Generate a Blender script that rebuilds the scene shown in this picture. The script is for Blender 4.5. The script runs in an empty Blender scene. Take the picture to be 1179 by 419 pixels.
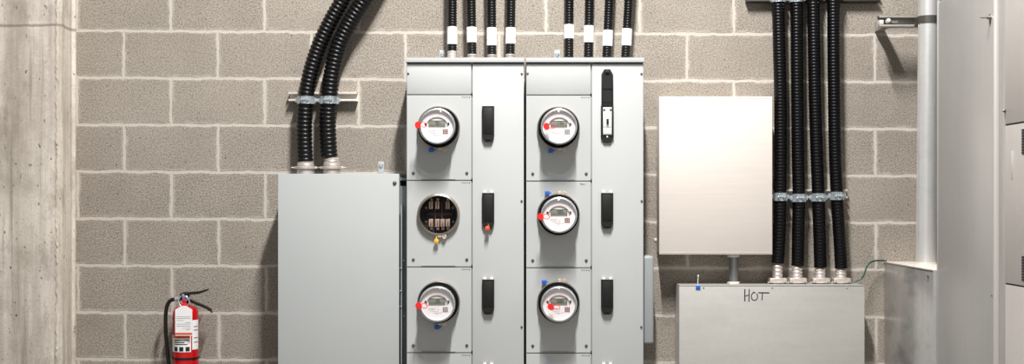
import bpy, bmesh, math, random
from mathutils import Vector, Matrix
random.seed(7)
PI = math.pi
# ---------------------------------------------------------------- frame
S = 0.2032 / 54.0          # metres per photo pixel on the wall plane (block courses are 8 inches)
D = 5.5                    # camera distance from the wall
VX, VY = 600.0, 232.0      # eye point
ZC = 1.52
COL = bpy.context.scene.collection

def F(d): return (D - d) / D
def P(px, py, d): return Vector(((px - VX) * S * F(d), -d, ZC - (py - VY) * S * F(d)))
def L(n, d): return n * S * F(d)

# ---------------------------------------------------------------- materials
def lin(c): return tuple(((v / 255) / 12.92 if v / 255 <= .04045 else ((v / 255 + .055) / 1.055) ** 2.4) for v in c)

class NT:
    def __init__(s, name):
        s.m = bpy.data.materials.new(name); s.m.use_nodes = True
        s.t = s.m.node_tree; s.b = s.t.nodes['Principled BSDF']
    def n(s, kind, **kw):
        x = s.t.nodes.new('ShaderNode' + kind)
        for k, v in kw.items():
            if k.startswith('i_'):
                k2 = k[2:]
                x.inputs[int(k2) if k2.isdigit() else k2.replace('_', ' ')].default_value = v
            else: setattr(x, k, v)
        return x
    def l(s, a, b): s.t.links.new(a, b)
    def math(s, op, a, b=None, c=None, clamp=False):
        x = s.n('Math', operation=op, use_clamp=clamp)
        for i, v in enumerate((a, b, c)):
            if v is None: continue
            if isinstance(v, (int, float)): x.inputs[i].default_value = v
            else: s.l(v, x.inputs[i])
        return x.outputs[0]
    def mix(s, fac, a, b, mode='MIX'):
        x = s.n('MixRGB', blend_type=mode)
        for i, v in enumerate((fac, a, b)):
            if isinstance(v, (int, float)): x.inputs[i].default_value = v
            elif isinstance(v, tuple): x.inputs[i].default_value = (*v, 1)
            else: s.l(v, x.inputs[i])
        return x.outputs[0]
    def ramp(s, v, lo, hi):
        x = s.n('MapRange', i_1=lo, i_2=hi); x.clamp = True; s.l(v, x.inputs[0]); return x.outputs[0]
    def noise(s, vec, scale, detail=3, rough=.5):
        x = s.n('TexNoise', i_Scale=scale, i_Detail=detail, i_Roughness=rough); s.l(vec, x.inputs['Vector']); return x.outputs[0]
    def mapping(s, vec, scale=(1, 1, 1), loc=(0, 0, 0), rot=(0, 0, 0)):
        x = s.n('Mapping'); x.inputs['Scale'].default_value = scale; x.inputs['Location'].default_value = loc
        x.inputs['Rotation'].default_value = rot; s.l(vec, x.inputs['Vector']); return x.outputs[0]
    def bump(s, h, strength=.3, dist=.002, prev=None):
        x = s.n('Bump', i_Strength=strength, i_Distance=dist); s.l(h, x.inputs['Height'])
        if prev is not None: s.l(prev, x.inputs['Normal'])
        return x.outputs[0]

def plain(name, rgb, rough=.5, metal=0, var=.06, vscale=12, bump=0, bscale=300, spec=.5, stretch=(1, 1, 1)):
    t = NT(name); geo = t.n('TexCoord'); v = t.mapping(geo.outputs['Object'], stretch)
    c = lin(rgb)
    nz = t.noise(v, vscale, 4)
    f = t.ramp(nz, .3, .7)
    cc = t.mix(f, tuple(x * (1 - var) for x in c), tuple(min(1, x * (1 + var)) for x in c))
    t.l(cc, t.b.inputs['Base Color'])
    t.b.inputs['Roughness'].default_value = rough; t.b.inputs['Metallic'].default_value = metal
    t.b.inputs['Specular IOR Level'].default_value = spec
    if bump:
        t.l(t.bump(t.noise(geo.outputs['Object'], bscale, 2), bump, .0006), t.b.inputs['Normal'])
    return t.m

def block_wall_mat():
    t = NT('concrete_block'); geo = t.n('NewGeometry'); sep = t.n('SeparateXYZ'); t.l(geo.outputs['Position'], sep.inputs[0])
    x, z = sep.outputs[0], sep.outputs[2]
    th = .0056; z0 = ZC + (VY - 37.8) * S; x0 = -1.3140; w, h = .4064, .2032
    u = t.math('ADD', t.math('MULTIPLY_ADD', z, th, x), -x0 - th * z0 + 40 * w)
    v = t.math('ADD', t.math('MULTIPLY_ADD', x, th, z), -z0 + 20 * h)
    comb = t.n('CombineXYZ'); t.l(x, comb.inputs[0]); t.l(z, comb.inputs[1]); pos = comb.outputs[0]
    wob = t.n('TexNoise', i_Scale=17, i_Detail=5, i_Roughness=.65); t.l(pos, wob.inputs['Vector'])
    ws = t.n('SeparateColor'); t.l(wob.outputs['Color'], ws.inputs[0])
    amt = .020
    u = t.math('ADD', u, t.math('MULTIPLY_ADD', ws.outputs[0], amt, -amt / 2))
    v = t.math('ADD', v, t.math('MULTIPLY_ADD', ws.outputs[1], amt, -amt / 2))
    uv = t.n('CombineXYZ'); t.l(u, uv.inputs[0]); t.l(v, uv.inputs[1])
    def brick(ms, smooth):
        b = t.n('TexBrick', i_Scale=1, i_Mortar_Size=ms, i_Mortar_Smooth=smooth, i_Bias=0, i_Brick_Width=w, i_Row_Height=h)
        b.offset = .5; b.offset_frequency = 2; b.squash = 1
        b.inputs['Color1'].default_value = (0, 0, 0, 1); b.inputs['Color2'].default_value = (1, 1, 1, 1)
        t.l(uv.outputs[0], b.inputs['Vector']); return b
    b1 = brick(.0076, .45); b2 = brick(.019, .9)
    fine = t.noise(pos, 165, 4, .8); fine2 = t.noise(pos, 70, 3, .6); big = t.noise(pos, 2.2, 4, .6)
    base = t.mix(t.ramp(fine, .36, .64), lin((102, 95, 86)), lin((190, 182, 170)))
    base = t.mix(t.math('MULTIPLY', t.ramp(b1.outputs['Color'], 0, 1), .20), base, lin((172, 163, 151)))
    base = t.mix(t.ramp(big, .35, .7), base, t.mix(.32, base, lin((96, 88, 79))))
    pit = t.ramp(fine2, .36, .29)
    base = t.mix(t.math('MULTIPLY', pit, .75), base, lin((62, 56, 50)))
    spots = t.n('TexVoronoi', i_Scale=34, feature='F1'); t.l(pos, spots.inputs['Vector'])
    sp = t.ramp(spots.outputs[0], .085, .05)
    base = t.mix(t.math('MULTIPLY', sp, t.ramp(fine2, .55, .7)), base, lin((50, 45, 40)))
    mort = t.mix(t.ramp(fine, .3, .7), lin((174, 167, 157)), lin((208, 202, 192)))
    smear = t.math('MULTIPLY', b2.outputs['Fac'], t.ramp(t.noise(pos, 11, 5, .7), .40, .60))
    c = t.mix(t.math('MULTIPLY', smear, .85), base, mort)
    c = t.mix(b1.outputs['Fac'], c, mort)
    # scraped mortar patches with a shape of their own
    scr = t.math('MULTIPLY', t.ramp(t.noise(t.mapping(pos, (1, 4, 1)), 2.6, 6, .7), .64, .76), t.ramp(fine2, .4, .6))
    c = t.mix(t.math('MULTIPLY', scr, .5), c, lin((196, 187, 174)))
    t.l(c, t.b.inputs['Base Color']); t.b.inputs['Roughness'].default_value = .92
    t.b.inputs['Specular IOR Level'].default_value = .2
    n1 = t.bump(b1.outputs['Fac'], .6, -.002)
    n2 = t.bump(t.math('SUBTRACT', fine, t.math('MULTIPLY', pit, .6)), .35, .003, n1)
    t.l(n2, t.b.inputs['Normal'])
    return t.m

def cast_concrete_mat():
    t = NT('cast_concrete'); geo = t.n('NewGeometry'); pos = geo.outputs['Position']
    st = t.noise(t.mapping(pos, (14, 14, .9)), 1, 6, .65); big = t.noise(pos, 3, 5, .65); fine = t.noise(pos, 90, 4, .75)
    c = t.mix(t.ramp(st, .38, .62), lin((184, 175, 162)), lin((226, 218, 206)))
    c = t.mix(t.math('MULTIPLY', t.ramp(big, .45, .68), .6), c, lin((150, 140, 126)))
    c = t.mix(t.math('MULTIPLY', t.ramp(fine, .5, .66), .3), c, lin((138, 129, 116)))
    v = t.n('TexVoronoi', i_Scale=24, feature='F1'); t.l(t.mapping(pos, (1, 1, .7)), v.inputs['Vector'])
    hole = t.math('MULTIPLY', t.ramp(v.outputs[0], .13, .07), t.ramp(t.noise(pos, 5, 3), .52, .58))
    c = t.mix(t.math('MULTIPLY', hole, .75), c, lin((70, 60, 50)))
    # drip streaks and a pour line 2.29 m up
    streak = t.ramp(t.noise(t.mapping(pos, (60, 60, 1.6)), 1, 3, .6), .60, .72)
    c = t.mix(t.math('MULTIPLY', streak, .42), c, lin((118, 108, 95)))
    sep = t.n('SeparateXYZ'); t.l(pos, sep.inputs[0])
    wobz = t.math('MULTIPLY_ADD', t.noise(pos, 9, 3), .02, sep.outputs[2])
    dist = t.math('ABSOLUTE', t.math('SUBTRACT', wobz, ZC + (VY - 29) * S * F(.19) + .01))
    line = t.math('MULTIPLY', t.ramp(dist, .009, .002), .65)
    c = t.mix(line, c, lin((112, 102, 90)))
    pore = t.ramp(t.noise(t.mapping(pos, (1, 1, .6)), 48, 3, .6), .345, .30)
    c = t.mix(t.math('MULTIPLY', pore, .8), c, lin((86, 76, 65)))
    blot = t.math('MULTIPLY', t.ramp(t.noise(t.mapping(pos, (1, 1, .5)), 7.5, 6, .75), .53, .64), .40)
    c = t.mix(blot, c, lin((128, 118, 105)))
    t.l(c, t.b.inputs['Base Color']); t.b.inputs['Roughness'].default_value = .85
    t.b.inputs['Specular IOR Level'].default_value = .25
    hh = t.math('SUBTRACT', t.math('MULTIPLY', st, .5), t.math('ADD', hole, line))
    t.l(t.bump(fine, .3, .002, t.bump(hh, .5, .003)), t.b.inputs['Normal'])
    return t.m

def metal_sheet(name, rgb, rough, metal, var=.08, stretch=(1.5, 1.5, 40), spangle=0, patch=.1, patch_rgb=None):
    t = NT(name); tc = t.n('TexCoord'); pos = tc.outputs['Object']; c0 = lin(rgb)
    br = t.noise(t.mapping(pos, stretch), 3, 4, .6)
    c = t.mix(t.ramp(br, .3, .7), tuple(x * (1 - var) for x in c0), tuple(min(1, x * (1 + var)) for x in c0))
    pt = t.noise(t.mapping(pos, (1, 1, 2.2)), 3.5, 5, .6)
    c = t.mix(t.math('MULTIPLY', t.ramp(pt, .5, .75), patch), c, lin(patch_rgb) if patch_rgb else tuple(x * .6 for x in c0))
    if spangle:
        vo = t.n('TexVoronoi', i_Scale=60, feature='F1'); t.l(pos, vo.inputs['Vector'])
        sc = t.n('SeparateColor'); t.l(vo.outputs['Color'], sc.inputs[0])
        c = t.mix(t.math('MULTIPLY', sc.outputs[0], spangle), c, tuple(x * .62 for x in c0))
    t.l(c, t.b.inputs['Base Color']); t.b.inputs['Metallic'].default_value = metal
    t.l(t.math('MULTIPLY_ADD', pt, .16, rough - .08), t.b.inputs['Roughness'])
    t.l(t.bump(br, .08, .0006), t.b.inputs['Normal'])
    return t.m

def glass_mat():
    t = NT('clear_meter_glass'); out = t.t.nodes['Material Output']
    tr = t.n('BsdfTransparent'); tr.inputs[0].default_value = (.99, .99, .99, 1)
    gl = t.n('BsdfGlossy'); gl.inputs['Roughness'].default_value = .06
    lw = t.n('LayerWeight', i_Blend=.28); ms = t.n('MixShader')
    t.l(t.math('MULTIPLY_ADD', lw.outputs['Facing'], .12, .02), ms.inputs[0]); t.l(tr.outputs[0], ms.inputs[1]); t.l(gl.outputs[0], ms.inputs[2])
    t.l(ms.outputs[0], out.inputs[0]); return t.m

M = dict(
    wall=block_wall_mat(), concrete=cast_concrete_mat(),
    floor=plain('floor_concrete', (128, 124, 118), .8, var=.2, vscale=6),
    paint=plain('light_grey_paint', (186, 189, 188), .5, var=.02, vscale=3, bump=.06, bscale=900, spec=.2),
    paint2=plain('mid_grey_paint', (178, 182, 181), .5, var=.025, vscale=3, bump=.06, bscale=900, spec=.2),
    edge=plain('grey_edge_paint', (150, 156, 158), .45, var=.03),
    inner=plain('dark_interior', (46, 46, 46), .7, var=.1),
    black=plain('black_plastic', (20, 20, 21), .38, var=.1),
    steel=plain('dark_steel_pipe', (158, 158, 157), .30, metal=.85, var=.08),
    matte=plain('matte_black_gasket', (8, 8, 8), .8, var=.1, spec=.1),
    arm=plain('dull_galvanised_arm', (176, 172, 166), .4, metal=.5, var=.12, vscale=30),
    breaker=plain('satin_black_cover', (15, 14, 14), .5, var=.1, bump=.1),
    conduit=plain('black_conduit_jacket', (11, 10, 12), .34, var=.15, spec=.35),
    jacket=plain('glossy_black_jacket', (6, 5, 7), .34, var=.15, spec=.28),
    white=plain('white_plastic', (232, 230, 228), .45, var=.02),
    tape=plain('white_label_sleeve', (240, 240, 240), .5, var=.02),
    face=plain('meter_face_white', (240, 234, 233), .5, var=.02),
    facegrey=plain('meter_face_grey', (170, 162, 162), .5, var=.02),
    lcd=plain('lcd_glass', (128, 134, 118), .25, var=.03),
    ink=plain('black_ink', (32, 30, 30), .7, var=.05),
    greyink=plain('grey_print', (128, 122, 122), .7, var=.05),
    rosy=plain('maroon_print', (124, 70, 72), .7, var=.1),
    red=plain('red_seal_plastic', (232, 42, 40), .4, var=.06),
    orange=plain('orange_seal_plastic', (228, 92, 46), .4, var=.06),
    yellow=plain('yellow_seal_plastic', (226, 174, 60), .4, var=.06),
    blue=plain('blue_seal_plastic', (30, 96, 200), .4, var=.08),
    beige=plain('beige_lug_metal', (226, 212, 192), .4, metal=.2, var=.1),
    zinc=plain('bright_zinc', (206, 216, 222), .22, metal=.75, var=.15, vscale=60),
    strut=plain('galvanised_strut', (226, 220, 210), .42, metal=.15, var=.12, vscale=30),
    olive=plain('dark_painted_strut', (58, 54, 46), .5, metal=.3, var=.1),
    fitting=plain('cast_zinc_fitting', (222, 213, 206), .36, metal=.65, var=.1, vscale=70),
    screw=plain('screw_steel', (128, 124, 118), .32, metal=.85, var=.1),
    ring=plain('clamp_ring_steel', (176, 168, 158), .30, metal=.85, var=.12, vscale=40),
    stainless=metal_sheet('brushed_stainless', (228, 220, 212), .55, .2, .025, patch=.12),
    galv=metal_sheet('galvanised_sheet', (202, 201, 195), .44, .5, .03, stretch=(1.5, 1.5, 14), spangle=.08, patch=.3),
    gear=metal_sheet('brushed_aluminium_side', (186, 185, 182), .40, .5, .03, stretch=(40, 40, 1.2), patch=.1),
    gearpaint=metal_sheet('warm_grey_panel', (203, 198, 193), .45, .25, .02, stretch=(30, 30, 1.2), patch=.05),
    pull=metal_sheet('galvanised_painted_reflections', (196, 195, 193), .30, .65, .08, stretch=(30, 30, 1.2), spangle=.2, patch=.75, patch_rgb=(92, 90, 87)),  # dark patches are reflections of the black conduits, painted into the sheet colour
    pipe=metal_sheet('galvanised_pipe', (232, 232, 230), .33, .58, .06, stretch=(20, 20, 1.5), spangle=.08, patch=.3),
    red_tank=plain('red_enamel', (190, 12, 18), .22, var=.03, spec=.6),
    hose=plain('black_rubber', (18, 18, 19), .42, var=.1),
    green=plain('green_wire_jacket', (22, 74, 58), .4, var=.1),
    glass=glass_mat(),
    pod=plain('blue_grey_plastic', (152, 158, 159), .5, var=.03),
    fiber=plain('copper_jaw', (186, 164, 148), .35, metal=.5, var=.15, vscale=80),
)

# ---------------------------------------------------------------- mesh helpers
def bm_new(): return bmesh.new()

def box(bm, lo, hi, bev=0, seg=2):
    r = bmesh.ops.create_cube(bm, size=1)
    vs = r['verts']
    lo, hi = Vector(lo), Vector(hi)
    a = Vector((min(lo.x, hi.x), min(lo.y, hi.y), min(lo.z, hi.z))); b = Vector((max(lo.x, hi.x), max(lo.y, hi.y), max(lo.z, hi.z)))
    c, s = (a + b) / 2, b - a
    for v in vs: v.co = Vector((v.co.x * s.x, v.co.y * s.y, v.co.z * s.z)) + c
    if bev:
        es = list({e for v in vs for e in v.link_edges})
        bmesh.ops.bevel(bm, geom=es, offset=min(bev, min(s) * .45), segments=seg, affect='EDGES', profile=.5)
    return bm

def pbox(bm, x0, y0, x1, y1, db, df, bev=0, seg=2):
    a, b = P(x0, y0, df), P(x1, y1, df)
    return box(bm, (a.x, -db, b.z), (b.x, -df, a.z), bev, seg)

def lathe(bm, prof, origin, axis='y', seg=32, cap=True):
    """prof: (radius, height along the axis); 'y' heights run towards the viewer (-Y)."""
    rings = []
    for r, h in prof:
        ring = []
        for i in range(seg):
            a = 2 * PI * i / seg
            if axis == 'y': p = Vector((math.cos(a) * r, -h, math.sin(a) * r))
            elif axis == 'z': p = Vector((math.cos(a) * r, math.sin(a) * r, h))
            else: p = Vector((h, math.cos(a) * r, math.sin(a) * r))
            ring.append(bm.verts.new(p + Vector(origin)))
        rings.append(ring)
    for a, b in zip(rings, rings[1:]):
        for i in range(seg):
            j = (i + 1) % seg
            bm.faces.new((a[i], a[j], b[j], b[i]))
    if cap:
        if prof[0][0] > 1e-6: bm.faces.new(rings[0])
        if prof[-1][0] > 1e-6: bm.faces.new(rings[-1])
    return bm

def annulus(bm, prof, origin, seg=40, axis='y'):
    """closed cross-section turned round the axis"""
    return lathe(bm, list(prof) + [prof[0]], origin, axis, seg, cap=False)

def catmull(pts, n=16):
    pts = [Vector(p) for p in pts]
    q = [pts[0] * 2 - pts[1]] + pts + [pts[-1] * 2 - pts[-2]]
    out = []
    for i in range(1, len(q) - 2):
        for k in range(n):
            t = k / n
            a, b, c, d = q[i - 1], q[i], q[i + 1], q[i + 2]
            out.append(.5 * ((2 * b) + (c - a) * t + (2 * a - 5 * b + 4 * c - d) * t * t + (3 * b - a - 3 * c + d) * t ** 3))
    out.append(pts[-1]); return out

def resample(pts, step):
    out = [pts[0]]; acc = 0; last = pts[0]
    for p in pts[1:]:
        seg = (p - last).length
        while acc + seg >= step:
            tt = (step - acc) / seg; last = last.lerp(p, tt); out.append(last.copy()); seg = (p - last).length; acc = 0
        acc += seg; last = p
    out.append(pts[-1]); return out

def tube(bm, pts, rad, seg=14, cap=True):
    n = len(pts); prev = None; nx = None
    for i, p in enumerate(pts):
        t = (pts[min(i + 1, n - 1)] - pts[max(i - 1, 0)]).normalized()
        if nx is None:
            nx = t.cross(Vector((0, 1, 0)));
            if nx.length < .1: nx = t.cross(Vector((1, 0, 0)))
        nx = (nx - t * nx.dot(t)).normalized(); ny = t.cross(nx)
        r = rad(i) if callable(rad) else rad
        ring = [bm.verts.new(p + (nx * math.cos(2 * PI * k / seg) + ny * math.sin(2 * PI * k / seg)) * r) for k in range(seg)]
        if prev:
            for k in range(seg):
                bm.faces.new((prev[k], prev[(k + 1) % seg], ring[(k + 1) % seg], ring[k]))
        elif cap: bm.faces.new(ring)
        prev = ring
    if cap: bm.faces.new(prev)
    return bm

def prism(bm, poly, y0, y1, bev=0):
    """poly: (x, z) world outline, extruded between y0 and y1"""
    a = [bm.verts.new((x, y0, z)) for x, z in poly]; b = [bm.verts.new((x, y1, z)) for x, z in poly]
    n = len(poly); fs = [bm.faces.new(a), bm.faces.new(b)]
    for i in range(n): fs.append(bm.faces.new((a[i], a[(i + 1) % n], b[(i + 1) % n], b[i])))
    if bev:
        es = list({e for f in fs[:2] for e in f.edges})
        bmesh.ops.bevel(bm, geom=es, offset=bev, segments=2, affect='EDGES')
    return bm

def build(name, bm, m, parent=None, smooth=True, kind=None):
    bmesh.ops.recalc_face_normals(bm, faces=bm.faces)
    me = bpy.data.meshes.new(name); bm.to_mesh(me); bm.free()
    me.materials.append(M[m] if isinstance(m, str) else m)
    if smooth:
        me.shade_smooth(); me.set_sharp_from_angle(angle=math.radians(34))
    o = bpy.data.objects.new(name, me); COL.objects.link(o)
    if parent is not None:
        o.parent = parent
        # express the mesh in the thing's own frame
        me.transform(Matrix.Translation(-world_loc(parent)))
    if kind: o['kind'] = kind
    return o

def world_loc(o):
    v = Vector((0, 0, 0))
    while o is not None: v += o.location; o = o.parent
    return v

def thing(name, label, cat, loc, group=None):
    o = bpy.data.objects.new(name, None); COL.objects.link(o); o.location = loc; o.empty_display_size = .05
    o['label'] = label; o['category'] = cat
    if group: o['group'] = group
    return o

def tag(o, label, cat, group=None):
    o['label'] = label; o['category'] = cat
    if group: o['group'] = group
    return o

def text_mesh(body, size, loc, name, m, parent, depth=.0006):
    cu = bpy.data.curves.new('lettering', 'FONT'); cu.body = body; cu.size = size; cu.extrude = depth / 2
    cu.align_x = 'CENTER'; cu.align_y = 'CENTER'
    o = bpy.data.objects.new('lettering', cu); COL.objects.link(o)
    dg = bpy.context.evaluated_depsgraph_get(); dg.update()
    me = bpy.data.meshes.new_from_object(o.evaluated_get(dg)); bpy.data.objects.remove(o)
    me.transform(Matrix.Rotation(PI / 2, 4, 'X')); me.transform(Matrix.Translation(Vector(loc) - world_loc(parent)))
    me.materials.clear(); me.materials.append(M[m])
    n = bpy.data.objects.new(name, me); COL.objects.link(n); n.parent = parent; return n

def screw_bm(bm, p, r=.0045, h=.003):
    lathe(bm, [(r * 1.35, 0), (r * 1.35, h * .3), (r, h * .35), (r * .9, h), (r * .4, h * 1.15)], p, 'y', 14)

def screws(pts, r, h, parent, mat_='screw', name='screw'):
    for p in pts:
        b = bm_new(); screw_bm(b, p, r, h); build(name, b, mat_, parent)

# ---------------------------------------------------------------- setting
o = build('wall_back', box(bm_new(), (-3.4, 0, 0), (3.6, .2, 5.4)), 'wall', smooth=False, kind='structure')
o = build('floor', box(bm_new(), (-3.4, -6.2, -.15), (3.6, .2, 0)), 'floor', smooth=False, kind='structure')
# cast concrete pier on the left, with a splayed formed edge
b = bm_new()
xf = P(68, 0, .19).x; xw = P(84.5, 0, 0).x
prism_pts = [(-3.4, 0), (xw + .012, 0), (xw + .012, -.012), (xw, -.02), (xf + .004, -.165), (xf - .012, -.187), (xf - .03, -.19), (-3.4, -.19)]
lo = [b.verts.new((x, y, 0)) for x, y in prism_pts]; hi = [b.verts.new((x, y, 5.4)) for x, y in prism_pts]
b.faces.new(lo); b.faces.new(hi)
for i in range(len(lo)): b.faces.new((lo[i], lo[(i + 1) % len(lo)], hi[(i + 1) % len(lo)], hi[i]))
o = build('wall_left', b, 'concrete', smooth=False, kind='structure')
# ragged formwork fin down the edge of the pier
b = bm_new()
pts = [Vector((xf - .012 + random.uniform(-.0035, .0035), -.187 + random.uniform(-.001, .0015), z * .012 + .002)) for z in range(0, 440)]
tube(b, pts, lambda i: random.choice((.0015, .0022, .003, .0042)), 6)
build('trim_1', b, 'concrete', kind='structure')

# ---------------------------------------------------------------- flexible conduits
def ribbed(pts, r, pitch, depth, mat_, name, parent, seg=18):
    pp = resample(catmull(pts, 20), pitch / 6)
    k = [1 - depth, 1 - depth * .35, 1, 1, 1 - depth * .35, 1 - depth]
    return build(name, tube(bm_new(), pp, lambda i: r * k[i % 6], seg), mat_, parent)

def fitting(base, r, h, flange_r, parent, mat_='fitting', threads=4, hub=True):
    """threaded connector standing on an enclosure top: a hub with rings and a wide locknut"""
    b = bm_new(); prof = [(r * 1.02, 0)]
    for i in range(threads):
        z = h * (.12 + .88 * i / threads); st = h * .88 / threads
        prof += [(r * .92, z), (r * 1.04, z + st * .35), (r * 1.04, z + st * .7), (r * .9, z + st * .98)]
    lathe(b, prof, base, 'z', 24)
    f = build('connector', b, mat_, parent)
    b = bm_new()
    lathe(b, [(flange_r * .8, 0), (flange_r, .002), (flange_r, .006), (flange_r * .82, .009), (r * .9, .012)], base, 'z', 8)
    for a in (-1, 1):
        box(b, Vector(base) + Vector((a * flange_r * 1.0 - .006, -.008, .001)), Vector(base) + Vector((a * flange_r * 1.0 + .006, .008, .007)), .001)
    build('locknut', b, mat_, f)
    return f

def strut(name, label, x0, x1, yc, d0, depth=.041, hgt=.041, mat_='strut', cat='strut channel', group=None):
    """C channel with inturned lips, open to the viewer"""
    df = d0 + depth; c = P((x0 + x1) / 2, yc, df); xa, xb = P(x0, 0, df).x, P(x1, 0, df).x; z = c.z; t = .0027; h = hgt / 2
    b = bm_new()
    box(b, (xa, -d0, z - h), (xb, -d0 - t, z + h))
    for s in (-1, 1):
        box(b, (xa, -d0, z + s * h), (xb, -df, z + s * (h - t)), .0006)
        box(b, (xa, -df, z + s * h), (xb, -df + t, z + s * (h - .0075)), .0008)
        box(b, (xa, -df, z + s * (h - .0075)), (xb, -df + .008, z + s * (h - .0095)))
    n = int((xb - xa) / .05)
    return tag(build(name, b, mat_), label, cat, group)

def conduit_clamp(center, r, label, group, w=.034, mat_='zinc'):
    t = thing('conduit_clamp', label, 'clamp', center, group)
    h = w / 2; b = bm_new(); n = 20; prof = []
    for i in range(n + 1):                     # front half band, slightly flared lips
        a = PI * i / n; prof.append((math.cos(a), math.sin(a)))
    for s, rr in ((0, r * 1.03),):
        rows = []
        for dr, dz in ((0, -h), (.0035, -h), (.0022, -h + .004), (.0022, h - .004), (.0035, h), (0, h)):
            rows.append([b.verts.new(Vector(center) + Vector((c * (rr + dr), -sn * (rr + dr), dz))) for c, sn in prof])
        rows.append(rows[0])
        for A, B in zip(rows, rows[1:]):
            for i in range(n): b.faces.new((A[i], A[i + 1], B[i + 1], B[i]))
    for s in (-1, 1):                           # legs back to the strut
        x = center[0] + s * (r + .002)
        box(b, (x - .0015, center[1] + r * 1.0 - .002, center[2] - h * .8), (x + .0015, center[1], center[2] + h * .8))
        box(b, (x, center[1] - .003, center[2] - h * .55), (x + s * .009, center[1] + .0005, center[2] + h * .55), .0008)
    build('band', b, mat_, t)
    y = center[1] - r - .003
    for s in (-1, 1):
        b = bm_new(); box(b, (center[0] + s * .0125, y + .003, center[2] - h * .72), (center[0] + s * .009, y - .008, center[2] + h * .72), .0006); build('ear', b, mat_, t)
    b = bm_new()
    lathe(b, [(.0035, -.019), (.0035, -.015), (.0068, -.015), (.0068, -.0095)], (center[0], y - .0035, center[2]), 'x', 6)
    lathe(b, [(.0032, -.012), (.0032, .017)], (center[0], y - .0035, center[2]), 'x', 12)
    lathe(b, [(.0062, .0125), (.0062, .0175)], (center[0], y - .0035, center[2]), 'x', 6)
    build('bolt', b, mat_, t)
    return t

# two large conduits curving away up and to the right, into the left cabinet
dA = .085
cz = P(0, 200, .25).z + .0008
big = [
    ('left', [(351.5, 186), (350.5, 165), (350.5, 140), (352.3, 112), (357.5, 84), (367, 54), (380, 26), (394, 1), (410, -30), (426, -66), (436, -110), (440, -180), (440, -300), (440, -520)]),
    ('right', [(379, 181), (378, 165), (377.2, 140), (379, 112), (382.5, 84), (390.5, 52), (404.5, 24), (420, 0), (436, -28), (453, -62), (465, -108), (469, -180), (469, -300), (469, -520)]),
]
for i, (side, pp) in enumerate(big):
    pts = [P(x, y, dA + (0, .004)[i] * min(4, max(0, k - 3))) for k, (x, y) in enumerate(pp)]
    bx = P(pp[0][0] + (.5, 3)[i], 0, dA).x
    t = thing('flexible_conduit', ('large curved black conduit on the plain left cabinet, the left one of the pair',
              'large curved black conduit on the plain left cabinet, the right one of the pair')[i],
              'conduit', (bx, -dA, cz), 'large curved conduits')
    r = L((9.4, 10.0)[i], dA)
    ribbed(pts, r, .0178, .11, 'conduit', 'ribbed_jacket', t)
    f = bm_new()
    prof = [(.037, 0), (.037, .018), (.034, .020), (.041, .023), (.043, .028), (.041, .033), (.034, .036), (.037, .041), (.034, .045), (.036, .050), (.030, .054)]
    if i: prof += [(.034, .057), (.031, .061), (.034, .065), (.028, .070)]
    lathe(f, prof, (bx, -dA, cz), 'z', 32)
    fo = build('connector', f, 'fitting', t)
    f = bm_new()
    for s in (-1, 1):
        box(f, (bx + s * .036, -dA - .012, cz + .023), (bx + s * .048, -dA + .012, cz + .034), .002)
        lathe(f, [(.003, -.012), (.003, .012)], (bx + s * .049, -dA - .004, cz + .029), 'x', 10)
    lathe(f, [(.0415, .0225), (.0455, .0245), (.0455, .0325), (.0415, .0345)], (bx, -dA, cz), 'z', 32, cap=False)
    build('clamp_collar', f, 'fitting', fo)
    c = P(pp[3][0], 115.5, dA)
    conduit_clamp(c, r, ('zinc clamp holding the left one of two curved conduits to the short strut',
                         'zinc clamp holding the right one of two curved conduits to the short strut')[i], 'clamps on the short left strut', .032)
strut('strut_channel', 'short galvanised strut channel on the wall behind the two curved black conduits', 332, 411, 111, 0)

# eight thin conduits into the meter cabinets
dB = .12
cap_z = P(0, 66, .292).z
TH = [  # x at cabinet, x at frame top, label top, label bottom, silver hub height
    (520.6, 520.8, 31, 51, .040, 'first'), (543.6, 542.6, 31.5, 49, .026, 'second'), (566.4, 566.0, 32, 52.5, .024, 'third'), (587.4, 588.6, 32, 50.5, .026, 'fourth'),
    (655, 655.4, 28.5, 44.5, .010, 'first'), (677.4, 678.6, 29.8, 49, .010, 'second'), (698.4, 701.5, 35, 53, .010, 'third'), (720, 724, 33.3, 52.6, .010, 'fourth')]
for i, (xb_, xt, l0, l1, hub, nth) in enumerate(TH):
    cab = 'left' if i < 4 else 'right'
    A = P(xb_, 66, dB); A.z = cap_z + .0008
    t = thing('flexible_conduit', 'thin black conduit with white sleeve, %s from left on the %s meter cabinet' % (nth, cab),
              'conduit', A, 'thin conduits on the %s meter cabinet' % cab)
    r = L(5.4, dB)
    q = [A + Vector((0, 0, hub * .8)), P(xb_ + (xt - xb_) * .35, 45, dB), P(xt, 0, dB), P(xt + (xt - xb_) * .7, -60, dB), P(xt + (xt - xb_), -200, dB), P(xt + (xt - xb_), -520, dB)]
    ribbed(q, r, .0112, .13, 'conduit', 'ribbed_jacket', t, 14)
    fitting(A, r * 1.0, hub + .006, r * 1.38, t, threads=3 if hub > .02 else 1)
    a0, a1 = P(xb_ + (xt - xb_) * .5, l0, dB), P(xb_ + (xt - xb_) * .3, l1, dB)
    bb = bm_new(); tube(bb, resample([a1, a1.lerp(a0, .5), a0], .012), lambda k: r * (1.09 + .03 * (k % 2)), 20); build('white_sleeve', bb, 'tape', t)

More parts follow.
